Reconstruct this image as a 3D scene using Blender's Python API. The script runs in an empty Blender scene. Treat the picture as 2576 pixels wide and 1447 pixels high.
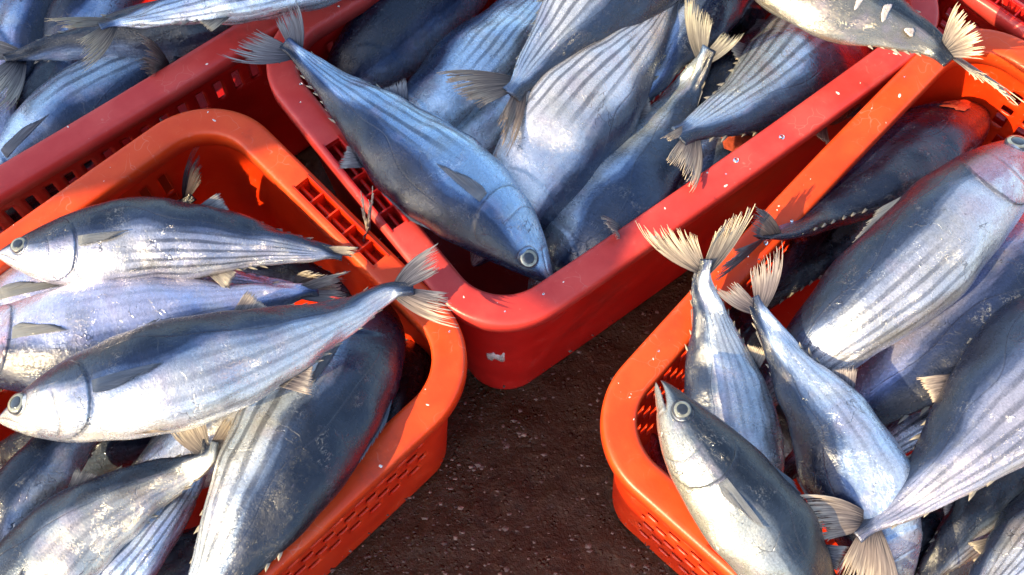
import bpy, math, random
import numpy as np
from mathutils import Vector
R = math.radians
random.seed(7)
scene = bpy.context.scene
COL = scene.collection

# ------------------------------------------------------------------ camera, light, exposure
RIM = 0.25                       # height of the crate rims
TILT, FPX, DIST = 0.42, 2680.0, 0.930
CAM = np.array([0.0, -DIST * math.sin(TILT), RIM + DIST * math.cos(TILT)])
cd = bpy.data.cameras.new('camera')
cam = bpy.data.objects.new('camera', cd)
COL.objects.link(cam)
cam.location = CAM
cam.rotation_euler = (TILT, 0, 0)
cd.sensor_width = 36
cd.lens = 36 * FPX / 2576
cd.clip_start = 0.02
cd.clip_end = 200
scene.camera = cam

SUN_AZ = math.atan2(-0.81, -0.59)      # clockwise from +Y: the sun stands to the left, a little in front
SUN_EL = R(33)
sun_dir = Vector((math.sin(SUN_AZ) * math.cos(SUN_EL), math.cos(SUN_AZ) * math.cos(SUN_EL), math.sin(SUN_EL)))
sl = bpy.data.lights.new('sun', 'SUN')
sl.energy = 4.0
sl.angle = R(0.5)
sl.color = (1.0, 0.77, 0.42)
so = bpy.data.objects.new('sun', sl)
COL.objects.link(so)
so.rotation_euler = sun_dir.to_track_quat('Z', 'Y').to_euler()
world = bpy.data.worlds.new('World')
scene.world = world
world.use_nodes = True
wn = world.node_tree
bg = wn.nodes['Background']
sky = wn.nodes.new('ShaderNodeTexSky')
sky.sky_type = 'NISHITA'
sky.sun_disc = False
sky.sun_elevation = SUN_EL
sky.sun_rotation = SUN_AZ
sky.air_density = 1.0
sky.dust_density = 1.5
wn.links.new(sky.outputs[0], bg.inputs[0])
bg.inputs[1].default_value = 0.15
scene.view_settings.view_transform = 'Standard'
scene.view_settings.look = 'None'
scene.view_settings.gamma = 1
scene.view_settings.exposure = 1.42


def at(px, py, z):
    """the point of the plane at height z seen at a place of the photograph (2576 x 1447 units)"""
    u, v = (px - 1288) / FPX, (723.5 - py) / FPX
    d = np.array([u, v * math.cos(TILT) + math.sin(TILT), v * math.sin(TILT) - math.cos(TILT)])
    k = (z - CAM[2]) / d[2]
    return CAM + d * k


# ------------------------------------------------------------------ material helpers
def new_mat(name):
    m = bpy.data.materials.new(name)
    m.use_nodes = True
    nt = m.node_tree
    return m, nt, nt.nodes['Principled BSDF']


def N(nt, typ, **kw):
    n = nt.nodes.new(typ)
    ins = kw.pop('ins', {})
    for k, v in kw.items():
        setattr(n, k, v)
    for k, v in ins.items():
        if isinstance(v, bpy.types.NodeSocket):
            nt.links.new(v, n.inputs[k])
        else:
            n.inputs[k].default_value = v
    return n


def math_n(nt, op, a, b=0.0, clamp=False):
    n = N(nt, 'ShaderNodeMath', operation=op, use_clamp=clamp, ins={0: a, 1: b})
    return n.outputs[0]


def mix_c(nt, f, a, b, blend='MIX'):
    n = nt.nodes.new('ShaderNodeMix')
    n.data_type = 'RGBA'
    n.blend_type = blend
    n.clamp_factor = True
    for i, v in ((0, f), (6, a), (7, b)):
        if isinstance(v, bpy.types.NodeSocket):
            nt.links.new(v, n.inputs[i])
        else:
            n.inputs[i].default_value = v if i == 0 else (*v[:3], 1)
    return n.outputs[2]


def ramp(nt, fac, stops):
    n = nt.nodes.new('ShaderNodeValToRGB')
    cr = n.color_ramp
    cr.interpolation = 'EASE'
    while len(cr.elements) < len(stops):
        cr.elements.new(0.5)
    for e, (p, c) in zip(cr.elements, stops):
        e.position = p
        e.color = (*c, 1) if len(c) == 3 else c
    nt.links.new(fac, n.inputs[0])
    return n.outputs[0]


def sstep(nt, x, a, b):
    n = nt.nodes.new('ShaderNodeMapRange')
    n.interpolation_type = 'SMOOTHSTEP'
    nt.links.new(x, n.inputs[0])
    n.inputs[1].default_value = a
    n.inputs[2].default_value = b
    return n.outputs[0]


# ---- fish skin: one procedural skin, varied by each object's colour and random number
def make_skin():
    m, nt, b = new_mat('fish_skin')
    L = nt.links
    att = N(nt, 'ShaderNodeAttribute', attribute_name='pat')
    sep = N(nt, 'ShaderNodeSeparateColor', ins={0: att.outputs['Color']})
    back, smask, warm = sep.outputs[0], sep.outputs[1], sep.outputs[2]

    def vec(nm):
        q = N(nt, 'ShaderNodeSeparateXYZ', ins={0: N(nt, 'ShaderNodeAttribute', attribute_name=nm).outputs['Vector']})
        return q.outputs[0], q.outputs[1], q.outputs[2]
    dge, dpe, dlat = vec('fa')
    dmo, ded, mmo = vec('fb')
    mge, mpe, mlat = vec('fc')
    phase, wv, tv = vec('fd')
    inf = N(nt, 'ShaderNodeAttribute', attribute_name='inside').outputs['Fac']
    st = N(nt, 'ShaderNodeAttribute', attribute_name='st').outputs['Vector']
    oi = nt.nodes.new('ShaderNodeObjectInfo')
    rnd = math_n(nt, 'MULTIPLY', oi.outputs['Random'], 37.0)
    off = N(nt, 'ShaderNodeCombineXYZ', ins={2: rnd}).outputs[0]
    p = N(nt, 'ShaderNodeVectorMath', operation='ADD', ins={0: st, 1: off}).outputs[0]

    def noise(scale, vec=(1, 1, 1), detail=4, rough=.6, dist=0.0):
        mp = N(nt, 'ShaderNodeVectorMath', operation='MULTIPLY', ins={0: p, 1: vec}).outputs[0]
        return N(nt, 'ShaderNodeTexNoise', ins={'Vector': mp, 'Scale': scale, 'Detail': detail, 'Roughness': rough, 'Distortion': dist}).outputs[0]
    n_big = noise(9, (1, 1.6, 1), 5)
    n_streak = noise(34, (.35, 3.0, 1), 5, .7)
    n_fine = noise(330, (1, 1, 1), 3, .7)
    n_mid = noise(60, (1, 1, 1), 5, .65)
    wig = math_n(nt, 'MULTIPLY', math_n(nt, 'SUBTRACT', noise(26, (.6, 1.5, 1), 3), .5), .006)

    def line(d, w0, w1):
        return sstep(nt, math_n(nt, 'ABSOLUTE', math_n(nt, 'ADD', d, wig)), w1, w0)
    ln = math_n(nt, 'MULTIPLY', line(dge, .0012, .0042), mge)
    ln = math_n(nt, 'MAXIMUM', ln, math_n(nt, 'MULTIPLY', math_n(nt, 'MULTIPLY', sstep(nt, dge, .020, .0), sstep(nt, dge, -.001, .001)), math_n(nt, 'MULTIPLY', mge, .45)))  # soft crease shade painted just behind the gill cover edge
    ln = math_n(nt, 'MAXIMUM', ln, math_n(nt, 'MULTIPLY', math_n(nt, 'MULTIPLY', line(dpe, .0008, .0030), mpe), .6))
    ln = math_n(nt, 'MAXIMUM', ln, math_n(nt, 'MULTIPLY', math_n(nt, 'MULTIPLY', line(dlat, .0018, .0065), mlat), .6))
    ln = math_n(nt, 'MAXIMUM', ln, math_n(nt, 'MULTIPLY', line(dmo, .004, .013), mmo))
    ln = math_n(nt, 'MAXIMUM', ln, math_n(nt, 'MULTIPLY', line(ded, .0008, .0028), .85))
    sw = math_n(nt, 'ADD', math_n(nt, 'MULTIPLY', phase, 6.2832), math_n(nt, 'MULTIPLY', math_n(nt, 'SUBTRACT', noise(20, (.25, 1.2, 1), 4, .65), .5), 4.2))
    stripe = math_n(nt, 'MULTIPLY', sstep(nt, math_n(nt, 'SINE', sw, 0), -.05, .85), smask)
    # back darkness with an uneven edge
    bk = math_n(nt, 'ADD', back, math_n(nt, 'MULTIPLY', math_n(nt, 'SUBTRACT', n_big, 0.5), .42))
    bk = math_n(nt, 'ADD', bk, math_n(nt, 'MULTIPLY', math_n(nt, 'SUBTRACT', n_streak, 0.5), .35))
    body = ramp(nt, bk, [(0.0, (.70, .70, .69)), (.24, (.42, .47, .54)), (.43, (.105, .145, .225)), (.62, (.020, .033, .068)), (1.0, (.005, .008, .018))])
    # object tint on the pale part
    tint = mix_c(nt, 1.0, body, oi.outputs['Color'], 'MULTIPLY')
    # pearly pink and yellowish sheen patches
    pale = sstep(nt, bk, .62, .25)
    c = mix_c(nt, math_n(nt, 'MULTIPLY', math_n(nt, 'MULTIPLY', sstep(nt, noise(16, (1, 1, 1), 3), .5, .68), .32), pale), tint, (.55, .42, .50))
    c = mix_c(nt, math_n(nt, 'MULTIPLY', math_n(nt, 'MULTIPLY', sstep(nt, noise(13, (1, .8, 1), 3), .52, .70), .32), pale), c, (.50, .47, .34))
    c = mix_c(nt, math_n(nt, 'MULTIPLY', math_n(nt, 'MULTIPLY', warm, .85), sstep(nt, n_big, .40, .58)), c, (.36, .20, .27))
    # stripes
    sn = math_n(nt, 'MULTIPLY', stripe, sstep(nt, noise(24, (.3, 1.5, 1), 5, .7), .22, .54))
    c = mix_c(nt, math_n(nt, 'MULTIPLY', sn, .70), c, (.050, .058, .085))
    # scuffed silver flecks on the shoulder (vermiculation)
    fl = noise(150, (1, 1.5, 1), 4, .75, 1.2)
    zone = sstep(nt, noise(22, (1, 1, 1), 2), .54, .68)
    fmask = math_n(nt, 'MULTIPLY', sstep(nt, fl, .545, .60), zone)
    c = mix_c(nt, math_n(nt, 'MULTIPLY', fmask, .18), c, (.42, .46, .52))
    # dark patches where the skin is rubbed off
    v = N(nt, 'ShaderNodeTexVoronoi', feature='DISTANCE_TO_EDGE', ins={'Vector': N(nt, 'ShaderNodeVectorMath', operation='ADD', ins={0: N(nt, 'ShaderNodeVectorMath', operation='MULTIPLY', ins={0: p, 1: (1, .8, 1)}).outputs[0], 1: N(nt, 'ShaderNodeVectorMath', operation='SCALE', ins={0: N(nt, 'ShaderNodeTexNoise', ins={'Vector': p, 'Scale': 16.0, 'Detail': 3.0}).outputs['Color'], 'Scale': .16}).outputs[0]}).outputs[0], 'Scale': 13.0}).outputs[0]
    scr = math_n(nt, 'MULTIPLY', sstep(nt, v, .011, .003), sstep(nt, noise(13, (1, 1, 1), 2), .53, .60))
    scr2n = noise(30, (1, 5, 1), 2, .5, 3.0)
    scr2 = math_n(nt, 'MULTIPLY', sstep(nt, math_n(nt, 'ABSOLUTE', math_n(nt, 'SUBTRACT', scr2n, .5)), .012, .003), sstep(nt, n_big, .50, .62))
    scr = math_n(nt, 'MAXIMUM', scr, math_n(nt, 'MULTIPLY', scr2, .8))
    c = mix_c(nt, math_n(nt, 'MULTIPLY', scr, .6), c, (.03, .035, .06))
    # dark specks
    sp = sstep(nt, noise(210, (.6, 1, 1), 2, .5), .70, .76)
    c = mix_c(nt, math_n(nt, 'MULTIPLY', sp, .6), c, (.04, .04, .07))
    c = mix_c(nt, math_n(nt, 'MULTIPLY', ln, .62), c, (.02, .022, .04))
    c = mix_c(nt, inf, c, (.10, .02, .02))
    c = mix_c(nt, .55, c, mix_c(nt, 1.0, c, ramp(nt, n_fine, [(.3, (.62, .62, .62)), (.7, (1.25, 1.25, 1.25))]), 'MULTIPLY'))
    L.new(c, b.inputs['Base Color'])
    L.new(math_n(nt, 'MULTIPLY', sstep(nt, bk, 1.0, .1), .72), b.inputs['Metallic'])
    rg = math_n(nt, 'ADD', math_n(nt, 'MULTIPLY', n_mid, .46), .05)
    L.new(math_n(nt, 'ADD', rg, math_n(nt, 'MULTIPLY', fmask, .2)), b.inputs['Roughness'])
    b.inputs['Coat Weight'].default_value = .5
    b.inputs['Coat Roughness'].default_value = .08
    hgt = math_n(nt, 'ADD', math_n(nt, 'MULTIPLY', n_fine, .34), math_n(nt, 'MULTIPLY', n_mid, .85))
    hgt = math_n(nt, 'SUBTRACT', hgt, math_n(nt, 'MULTIPLY', math_n(nt, 'MAXIMUM', scr, ln), .7))
    hgt = math_n(nt, 'ADD', hgt, math_n(nt, 'MULTIPLY', fmask, .4))
    hgt = math_n(nt, 'ADD', hgt, math_n(nt, 'MULTIPLY', n_streak, .45))
    hgt = math_n(nt, 'ADD', hgt, math_n(nt, 'MULTIPLY', n_big, 1.3))
    bm = N(nt, 'ShaderNodeBump', ins={'Strength': .45, 'Distance': .0016, 'Height': hgt})
    L.new(bm.outputs[0], b.inputs['Normal'])
    L.new(bm.outputs[0], b.inputs['Coat Normal'])
    return m


def make_fin(name, root, mid, tip):
    m, nt, b = new_mat(name)
    f = N(nt, 'ShaderNodeAttribute', attribute_name='f').outputs['Vector']
    sx = N(nt, 'ShaderNodeSeparateXYZ', ins={0: f})
    oi = nt.nodes.new('ShaderNodeObjectInfo')
    add = N(nt, 'ShaderNodeVectorMath', operation='ADD', ins={0: f, 1: N(nt, 'ShaderNodeCombineXYZ', ins={2: math_n(nt, 'MULTIPLY', oi.outputs['Random'], 50.0)}).outputs[0]}).outputs[0]
    n = N(nt, 'ShaderNodeTexNoise', ins={'Vector': N(nt, 'ShaderNodeVectorMath', operation='MULTIPLY', ins={0: add, 1: (1.6, 38, 1)}).outputs[0], 'Scale': 1.0, 'Detail': 3.0}).outputs[0]
    u = math_n(nt, 'ADD', sx.outputs[0], math_n(nt, 'MULTIPLY', math_n(nt, 'SUBTRACT', n, .5), .9))
    c = ramp(nt, u, [(.02, root), (.38, mid), (.85, tip)])
    c = mix_c(nt, 1.0, c, ramp(nt, n, [(.3, (.68, .66, .66)), (.65, (1.08, 1.08, 1.08))]), 'MULTIPLY')
    c = mix_c(nt, 1.0, c, oi.outputs['Color'], 'MULTIPLY')
    nt.links.new(c, b.inputs['Base Color'])
    b.inputs['Roughness'].default_value = .38
    bm = N(nt, 'ShaderNodeBump', ins={'Strength': .5, 'Distance': .0006, 'Height': n})
    nt.links.new(bm.outputs[0], b.inputs['Normal'])
    b.inputs['Coat Weight'].default_value = .2
    tr = N(nt, 'ShaderNodeBsdfTranslucent', ins={0: c})
    mx = N(nt, 'ShaderNodeMixShader', ins={0: .42, 1: b.outputs[0], 2: tr.outputs[0]})
    nt.links.new(mx.outputs[0], nt.nodes['Material Output'].inputs[0])
    return m


def make_plastic(name, col, col2):
    m, nt, b = new_mat(name)
    tc = N(nt, 'ShaderNodeTexCoord').outputs['Object']
    n1 = N(nt, 'ShaderNodeTexNoise', ins={'Vector': tc, 'Scale': 22.0, 'Detail': 5.0, 'Roughness': .6}).outputs[0]
    n2 = N(nt, 'ShaderNodeTexNoise', ins={'Vector': tc, 'Scale': 420.0, 'Detail': 3.0}).outputs[0]
    c = mix_c(nt, sstep(nt, n1, .35, .7), col, col2)
    # pale scuffs and dried salt
    v = N(nt, 'ShaderNodeTexVoronoi', feature='DISTANCE_TO_EDGE', ins={'Vector': N(nt, 'ShaderNodeVectorMath', operation='ADD', ins={0: tc, 1: N(nt, 'ShaderNodeVectorMath', operation='SCALE', ins={0: N(nt, 'ShaderNodeTexNoise', ins={'Vector': tc, 'Scale': 30.0}).outputs['Color'], 'Scale': .06}).outputs[0]}).outputs[0], 'Scale': 44.0}).outputs[0]
    sc = math_n(nt, 'MULTIPLY', sstep(nt, v, .02, .004), sstep(nt, n1, .52, .62))
    sp = sstep(nt, n2, .73, .78)
    c = mix_c(nt, math_n(nt, 'MULTIPLY', sp, .55), c, (.75, .55, .45))
    c = mix_c(nt, math_n(nt, 'MULTIPLY', sc, .22), c, (.70, .40, .32))
    grime = sstep(nt, N(nt, 'ShaderNodeTexNoise', ins={'Vector': tc, 'Scale': 9.0, 'Detail': 6.0, 'Roughness': .7}).outputs[0], .55, .75)
    c = mix_c(nt, math_n(nt, 'MULTIPLY', grime, .5), c, (.16, .025, .02))
    nt.links.new(c, b.inputs['Base Color'])
    nt.links.new(math_n(nt, 'ADD', math_n(nt, 'MULTIPLY', n1, .30), .22), b.inputs['Roughness'])
    b.inputs['Specular IOR Level'].default_value = .5
    b.inputs['Subsurface Weight'].default_value = .0
    hg = math_n(nt, 'ADD', math_n(nt, 'MULTIPLY', n2, .3), math_n(nt, 'ADD', n1, math_n(nt, 'MULTIPLY', sp, .6)))
    bm = N(nt, 'ShaderNodeBump', ins={'Strength': .35, 'Distance': .001, 'Height': hg})
    nt.links.new(bm.outputs[0], b.inputs['Normal'])
    tr = N(nt, 'ShaderNodeBsdfTranslucent', ins={0: c})
    mx = N(nt, 'ShaderNodeMixShader', ins={0: .16, 1: b.outputs[0], 2: tr.outputs[0]})
    nt.links.new(mx.outputs[0], nt.nodes['Material Output'].inputs[0])
    return m


def simple(name, col, rough=.5, metal=0.0, coat=0.0, trans=0.0):
    m, nt, b = new_mat(name)
    tc = N(nt, 'ShaderNodeTexCoord').outputs['Object']
    n = N(nt, 'ShaderNodeTexNoise', ins={'Vector': tc, 'Scale': 300.0, 'Detail': 4.0}).outputs[0]
    c = mix_c(nt, 1.0, col, ramp(nt, n, [(.3, (.7, .7, .7)), (.7, (1.15, 1.15, 1.15))]), 'MULTIPLY')
    nt.links.new(c, b.inputs['Base Color'])
    b.inputs['Roughness'].default_value = rough
    b.inputs['Metallic'].default_value = metal
    b.inputs['Coat Weight'].default_value = coat
    b.inputs['Coat Roughness'].default_value = .03
    b.inputs['Transmission Weight'].default_value = trans
    return m


SKIN = make_skin()
FIN = make_fin('fin_membrane', (.06, .06, .08), (.27, .24, .24), (.62, .57, .50))
FIN_DARK = make_fin('fin_dark', (.28, .31, .35), (.17, .20, .25), (.22, .24, .28))
FINLET = make_fin('finlet_skin', (.22, .22, .22), (.42, .39, .33), (.60, .55, .43))
IRIS = simple('eye_iris', (.32, .32, .25), .22, .5, .7)
IRIS_RIM = simple('eye_rim', (.03, .035, .05), .3, 0, .6)
PUPIL = simple('eye_pupil', (.022, .028, .040), .12, 0, 0.5)
RED = make_plastic('red_plastic', (.50, .008, .006), (.60, .014, .010))
RED_RIM = make_plastic('red_plastic_worn_lit', (.58, .045, .038), (.66, .075, .060))  # scuffed rim red, with daylight and sky sheen also in the colour
ORANGE = make_plastic('orange_plastic', (.70, .030, .003), (.78, .050, .005))
ORANGE_RIM = make_plastic('orange_plastic_worn_lit', (.74, .058, .009), (.80, .085, .014))  # rim orange paler than the wall, its sunlit tone kept in the colour
RIMMAT = {RED: RED_RIM, ORANGE: ORANGE_RIM}
FLESH = simple('torn_flesh', (.55, .10, .05), .3, 0, .6)
FLECK = simple('pale_fleck', (.78, .74, .66), .35, 0, .4)
DROP = simple('water_drop', (.95, .95, .95), .03, 0, 0, 1.0)
PALE_BAR = simple('pale_skin_bar', (.50, .44, .42), .35, 0, .5)
PAPER = simple('torn_paper', (.55, .50, .48), .6)


# ------------------------------------------------------------------ object helpers
def tag(o, label=None, cat=None, group=None, kind=None):
    if label: o['label'] = label
    if cat: o['category'] = cat
    if group: o['group'] = group
    if kind: o['kind'] = kind
    return o


def empty(name, loc):
    o = bpy.data.objects.new(name, None)
    o.empty_display_size = .02
    COL.objects.link(o)
    o.location = loc
    return o


def mesh_obj(name, verts, faces, mat, parent=None, attrs=None, smooth=True, mats=None, fmat=None):
    """world-space vertices become a mesh object whose origin is its parent's (or the given) base"""
    me = bpy.data.meshes.new(name)
    base = np.array(parent.matrix_world.translation) if parent is not None else np.zeros(3)
    if parent is not None:
        base = np.array(parent['_base'])
    verts = np.asarray(verts, float) - base
    me.from_pydata(verts.tolist(), [], faces)
    if mats:
        for k in mats: me.materials.append(k)
        me.polygons.foreach_set('material_index', fmat)
    else:
        me.materials.append(mat)
    if attrs:
        for k, (typ, arr) in attrs.items():
            a = me.attributes.new(k, typ, 'POINT')
            if typ == 'FLOAT':
                a.data.foreach_set('value', np.asarray(arr, np.float32).ravel())
            elif typ == 'FLOAT_VECTOR':
                a.data.foreach_set('vector', np.asarray(arr, np.float32).ravel())
            else:
                a.data.foreach_set('color', np.asarray(arr, np.float32).ravel())
    if smooth:
        me.polygons.foreach_set('use_smooth', [True] * len(me.polygons))
    me.update()
    o = bpy.data.objects.new(name, me)
    COL.objects.link(o)
    if parent is not None:
        o.parent = parent
        o['_base'] = parent['_base']
    return o


def ss(x, a, b):
    t = np.clip((x - a) / (b - a), 0, 1)
    return t * t * (3 - 2 * t)


def catmull(P, n):
    """smooth curve through P, n samples evenly spaced by length"""
    P = np.asarray(P, float)
    Q = np.vstack([2 * P[0] - P[1], P, 2 * P[-1] - P[-2]])
    out = []
    for i in range(1, len(Q) - 2):
        # centripetal-ish: plain uniform with damped tangents
        p0, p1, p2, p3 = Q[i - 1], Q[i], Q[i + 1], Q[i + 2]
        d = np.linalg.norm(p2 - p1)
        m1 = (p2 - p0) / (np.linalg.norm(p2 - p0) + 1e-9) * d
        m2 = (p3 - p1) / (np.linalg.norm(p3 - p1) + 1e-9) * d
        t = np.linspace(0, 1, 60, endpoint=False)[:, None]
        out.append((2 * t**3 - 3 * t**2 + 1) * p1 + (t**3 - 2 * t**2 + t) * m1 + (-2 * t**3 + 3 * t**2) * p2 + (t**3 - t**2) * m2)
    C = np.vstack(out + [P[-1:]])
    s = np.r_[0, np.cumsum(np.linalg.norm(np.diff(C, axis=0), axis=1))]
    u = np.asarray(n) * s[-1]
    return np.stack([np.interp(u, s, C[:, k]) for k in range(3)], 1), s[-1]


# ------------------------------------------------------------------ the fish
TT = [0, .008, .02, .05, .1, .15, .2, .3, .4, .5, .6, .7, .8, .87, .93, .97, 1.0]
DH = [.002, .010, .017, .033, .057, .077, .093, .114, .121, .117, .101, .078, .050, .038, .0255, .0180, .020]
VH = [.003, .012, .020, .038, .063, .083, .099, .119, .126, .121, .105, .081, .052, .038, .0250, .0175, .020]
HW = [.002, .008, .014, .027, .045, .058, .069, .082, .086, .081, .067, .048, .031, .019, .0130, .0080, .0035]
TUNA_GROUP = 'striped tuna heaped in the plastic crates'
SPOT = {}


def thick_fin(o, d):
    m = o.modifiers.new('thickness', 'SOLIDIFY')
    m.thickness = d
    m.offset = 0


def ribbons(A, B, n, rng, fray=.5, bend=None, ctrl=None, thick=.0006, spread=1.12, seg=7, messy=.005, jag=.22, rip=1.0):
    """a fin as a fan of rays: A(s) root line, B(s) tips; the rays separate towards their frayed ends"""
    V, F, W = [], [], []
    n = int(n * 1.6)
    tipv = [rng.normal(0, 1, 3) for _ in range(n)]
    cuts = [1 - jag * rng.random() ** 2.2 * (1.6 if rng.random() < .08 else 1) for _ in range(n)]
    und = rng.random(3) * 6.28

    def Q(s_, u):
        s_ = min(1, max(0, s_))
        a, b_ = A(s_), B(s_)
        c = (a + b_) / 2 if ctrl is None else ctrl(s_, a, b_)
        q = (1 - u) ** 2 * a + 2 * u * (1 - u) * c + u * u * b_
        return q + UN * math.sin(s_ * 9 + und[0] + u * 3) * u * UL * .018
    UL = np.linalg.norm(B(0) - A(0))
    UN = np.cross(B(.02) - A(.02), B(.7) - A(.7))
    UN = UN / (np.linalg.norm(UN) + 1e-12)
    for k in range(n):
        s0, hw_ = (k + .5) / n, .5 / n
        uf = 1 - fray * (.15 + .85 * rng.random() ** 1.5)
        for i in range(seg + 1):
            u0 = i / seg
            u = u0 * cuts[k]
            l_, r_ = Q(s0 - hw_, u), Q(s0 + hw_, u)
            m_ = (l_ + r_) / 2
            w = (r_ - l_) / 2
            if u0 > uf:
                g = (u0 - uf) / (1 - uf + 1e-6)
                w = w * max(.12, 1 - g * .85)
                m_ = m_ + tipv[k] * g * g * UL * messy * 2.2
            V += [m_ - w, m_ + w]
            W += [(u, s0, 0)] * 2
            if i:
                o = len(V) - 4
                F.append((o, o + 1, o + 3, o + 2))
    return V, F, W


def fish(key, label, pts, s=1, roll=0, hs=1.0, ws=1.0, tint=(1, 1, 1), lobes=None, lob_n=17, back=0.0,
         stripes=1.0, warm=0.0, jaw=0.0, res=(230, 96), fins=('dorsal', 'anal', 'pectoral'), eyes=True,
         tailtint=(1, 1, 1), fray=.45, twist=0, seed=None, dens=.5, finlets=True, tail=True, lobw=1.0, head=True, et=.092, er=.0255, jt=.085):
    rng = np.random.default_rng(seed if seed is not None else abs(hash(key)) % 1 + sum(ord(c) * (i + 3) for i, c in enumerate(key)))
    P = np.array([at(*p) for p in pts])
    nt_, na = res
    g = np.linspace(0, 1, nt_)
    t = g ** 1.22
    t = np.clip(t, 0, 1)
    C, L = catmull(P, t)
    T = np.gradient(C, t, axis=0)
    for _ in range(2):
        T[1:-1] = (T[:-2] + T[1:-1] + T[2:]) / 3
    T /= np.linalg.norm(T, axis=1)[:, None]
    up = np.array([0, 0, 1.0])
    n = up - T * (T @ up)[:, None]
    n /= np.linalg.norm(n, axis=1)[:, None]
    left = np.cross(n, T)
    rr = np.radians(roll + twist * t)[:, None]
    D = s * np.cos(rr) * left + np.sin(rr) * n
    Fk = np.cos(rr) * n - s * np.sin(rr) * left
    q0 = rng.random(4) * 6.28
    dh = np.interp(t, TT, DH) * L * hs * (1 + .035 * np.sin(t * 9 + q0[0]))
    vh = np.interp(t, TT, VH) * L * hs * (1 + .055 * np.sin(t * 8 + q0[1]) * ss(t, .2, .35))
    hw = np.interp(t, TT, HW) * L * ws
    for arr in (dh, vh, hw):
        k = np.ones(5) / 5
        arr[3:-3] = np.convolve(arr, k, 'same')[3:-3]

    def frame(tt):
        i = np.interp(tt, t, np.arange(len(t)))
        f = lambda X: np.stack([np.interp(i, np.arange(len(t)), X[:, k]) for k in range(3)], -1)
        return f(C), f(T), f(D), f(Fk), np.interp(tt, t, dh), np.interp(tt, t, vh), np.interp(tt, t, hw)

    def surf(tt, w, side=1, lift=0.0):
        c, T_, d, fk, a, b, h = frame(tt)
        ang = math.pi * w
        hh = a if w < .5 else b
        p = c + d * math.cos(ang) * hh + fk * side * math.sin(ang) * h
        nrm = d * math.cos(ang) / hh + fk * side * math.sin(ang) / h
        nrm = nrm / np.linalg.norm(nrm)
        return p + nrm * lift, nrm, T_

    root = empty('tuna', tuple(C[nt_ // 2] * [1, 1, 0] + [0, 0, C[:, 2].min()]))
    root['_base'] = list(root.location)
    tag(root, label, 'fish', TUNA_GROUP)
    # rings
    th = np.linspace(0, 2 * np.pi, na, endpoint=False)
    w = np.abs(((th / np.pi + 1) % 2) - 1)                       # 0 dorsal .. 1 ventral
    tg, wg = np.meshgrid(t, w, indexing='ij')
    cs, sn = np.cos(th), np.sin(th)
    hgt = np.where(cs[None, :] > 0, dh[:, None], vh[:, None])
    bump = np.zeros_like(tg)
    # gill cover: swells towards its edge, then a step down
    ge = .268 - .085 * ((wg - .56) / .44) ** 2 - .03 * ss(wg, .75, 1.0)
    bump += .0022 * ss(tg, .12, .26) * (tg < ge) * ss(wg, .22, .4) * (L / .43)
    pe = .195 - .05 * ((wg - .62) / .38) ** 2
    bump -= .0007 * np.exp(-((tg - pe) / .004) ** 2) * ss(wg, .4, .5) * (1 - ss(wg, .85, .98))
    # eye socket
    ed = np.hypot((tg - et), (wg - .455) * .19) * .0255 / er
    bump -= .0009 * np.exp(-((ed - .0265) / .006) ** 2)
    # mouth
    wm = (.505 + .21 * np.clip(tg / .082, 0, 1.2) ** .8) if not jaw else (.52 + .12 * np.clip(tg / jt, 0, 1.2))
    ml = np.exp(-((wg - wm) / .018) ** 2) * (tg < .082)
    mj = np.exp(-((tg - .084) / .0035) ** 2) * ss(wg, .60, .66) * (1 - ss(wg, .78, .86))
    bump -= .0011 * ml + .0006 * mj
    # soft unevenness of the flesh
    ph = rng.random(6) * 6.28
    bump += .0015 * np.sin(tg * 23 + ph[0] + 3 * wg) * np.sin(wg * 7 + ph[1]) * ss(tg, .2, .4)
    bump += .0007 * np.sin(tg * 51 + ph[2]) * np.sin(wg * 13 + ph[3]) * ss(tg, .2, .4)
    rad_d, rad_f = cs[None, :] * hgt, sn[None, :] * hw[:, None]
    nrmx = cs[None, :] / hgt
    nrmy = sn[None, :] / hw[:, None]
    nl = np.hypot(nrmx, nrmy)
    rad_d = rad_d + nrmx / nl * bump
    rad_f = rad_f + nrmy / nl * bump
    # ventral and dorsal keel: slightly pointed section towards the tail
    X = C[:, None, :] + D[:, None, :] * rad_d[..., None] + Fk[:, None, :] * rad_f[..., None]
    inside = np.zeros_like(tg)
    if jaw:
        hinge, _, _ = surf(jt, .5)
        c85, T85, d85, f85 = frame(jt)[:4]
        hp = c85 - d85 * .014 * L
        m = (wg > wm) * ss(jt + .004 - tg, 0, .012)
        ang = np.radians(jaw) * m
        rel = X - hp
        ax = np.cross(T85, d85)
        ax /= np.linalg.norm(ax)
        ca, sa = np.cos(ang)[..., None], np.sin(ang)[..., None]
        X = hp + rel * ca + np.cross(ax[None, None], rel) * sa + ax * (rel @ ax)[..., None] * (1 - ca)
        near = np.exp(-((wg - wm) / .035) ** 2) * ss(.084 - tg, 0, .02)
        inside = np.clip(near * 1.3, 0, 1)
    # nose and tail caps
    V = X.reshape(-1, 3)
    F = []
    for i in range(nt_ - 1):
        o = i * na
        F += [(o + j, o + (j + 1) % na, o + na + (j + 1) % na, o + na + j) for j in range(na)]
    if jaw:
        mf = (m > .12).ravel(); lowr = (wg > wm).ravel(); tf_ = tg.ravel()
        F = [f for f in F if not (tf_[f[0]] < jt - .008 and len({bool(lowr[k]) for k in f}) > 1)]
    else:
        F.append(tuple(range(na - 1, -1, -1)))
    o = (nt_ - 1) * na
    F.append(tuple(range(o, o + na)))
    # pattern
    wob = .03 * np.sin(tg * 14 + ph[4]) + .02 * np.sin(tg * 31 + ph[5])
    wb = .43 + .06 * ss(tg, .0, .25) - .05 * ss(tg, .5, .95) + wob
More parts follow.
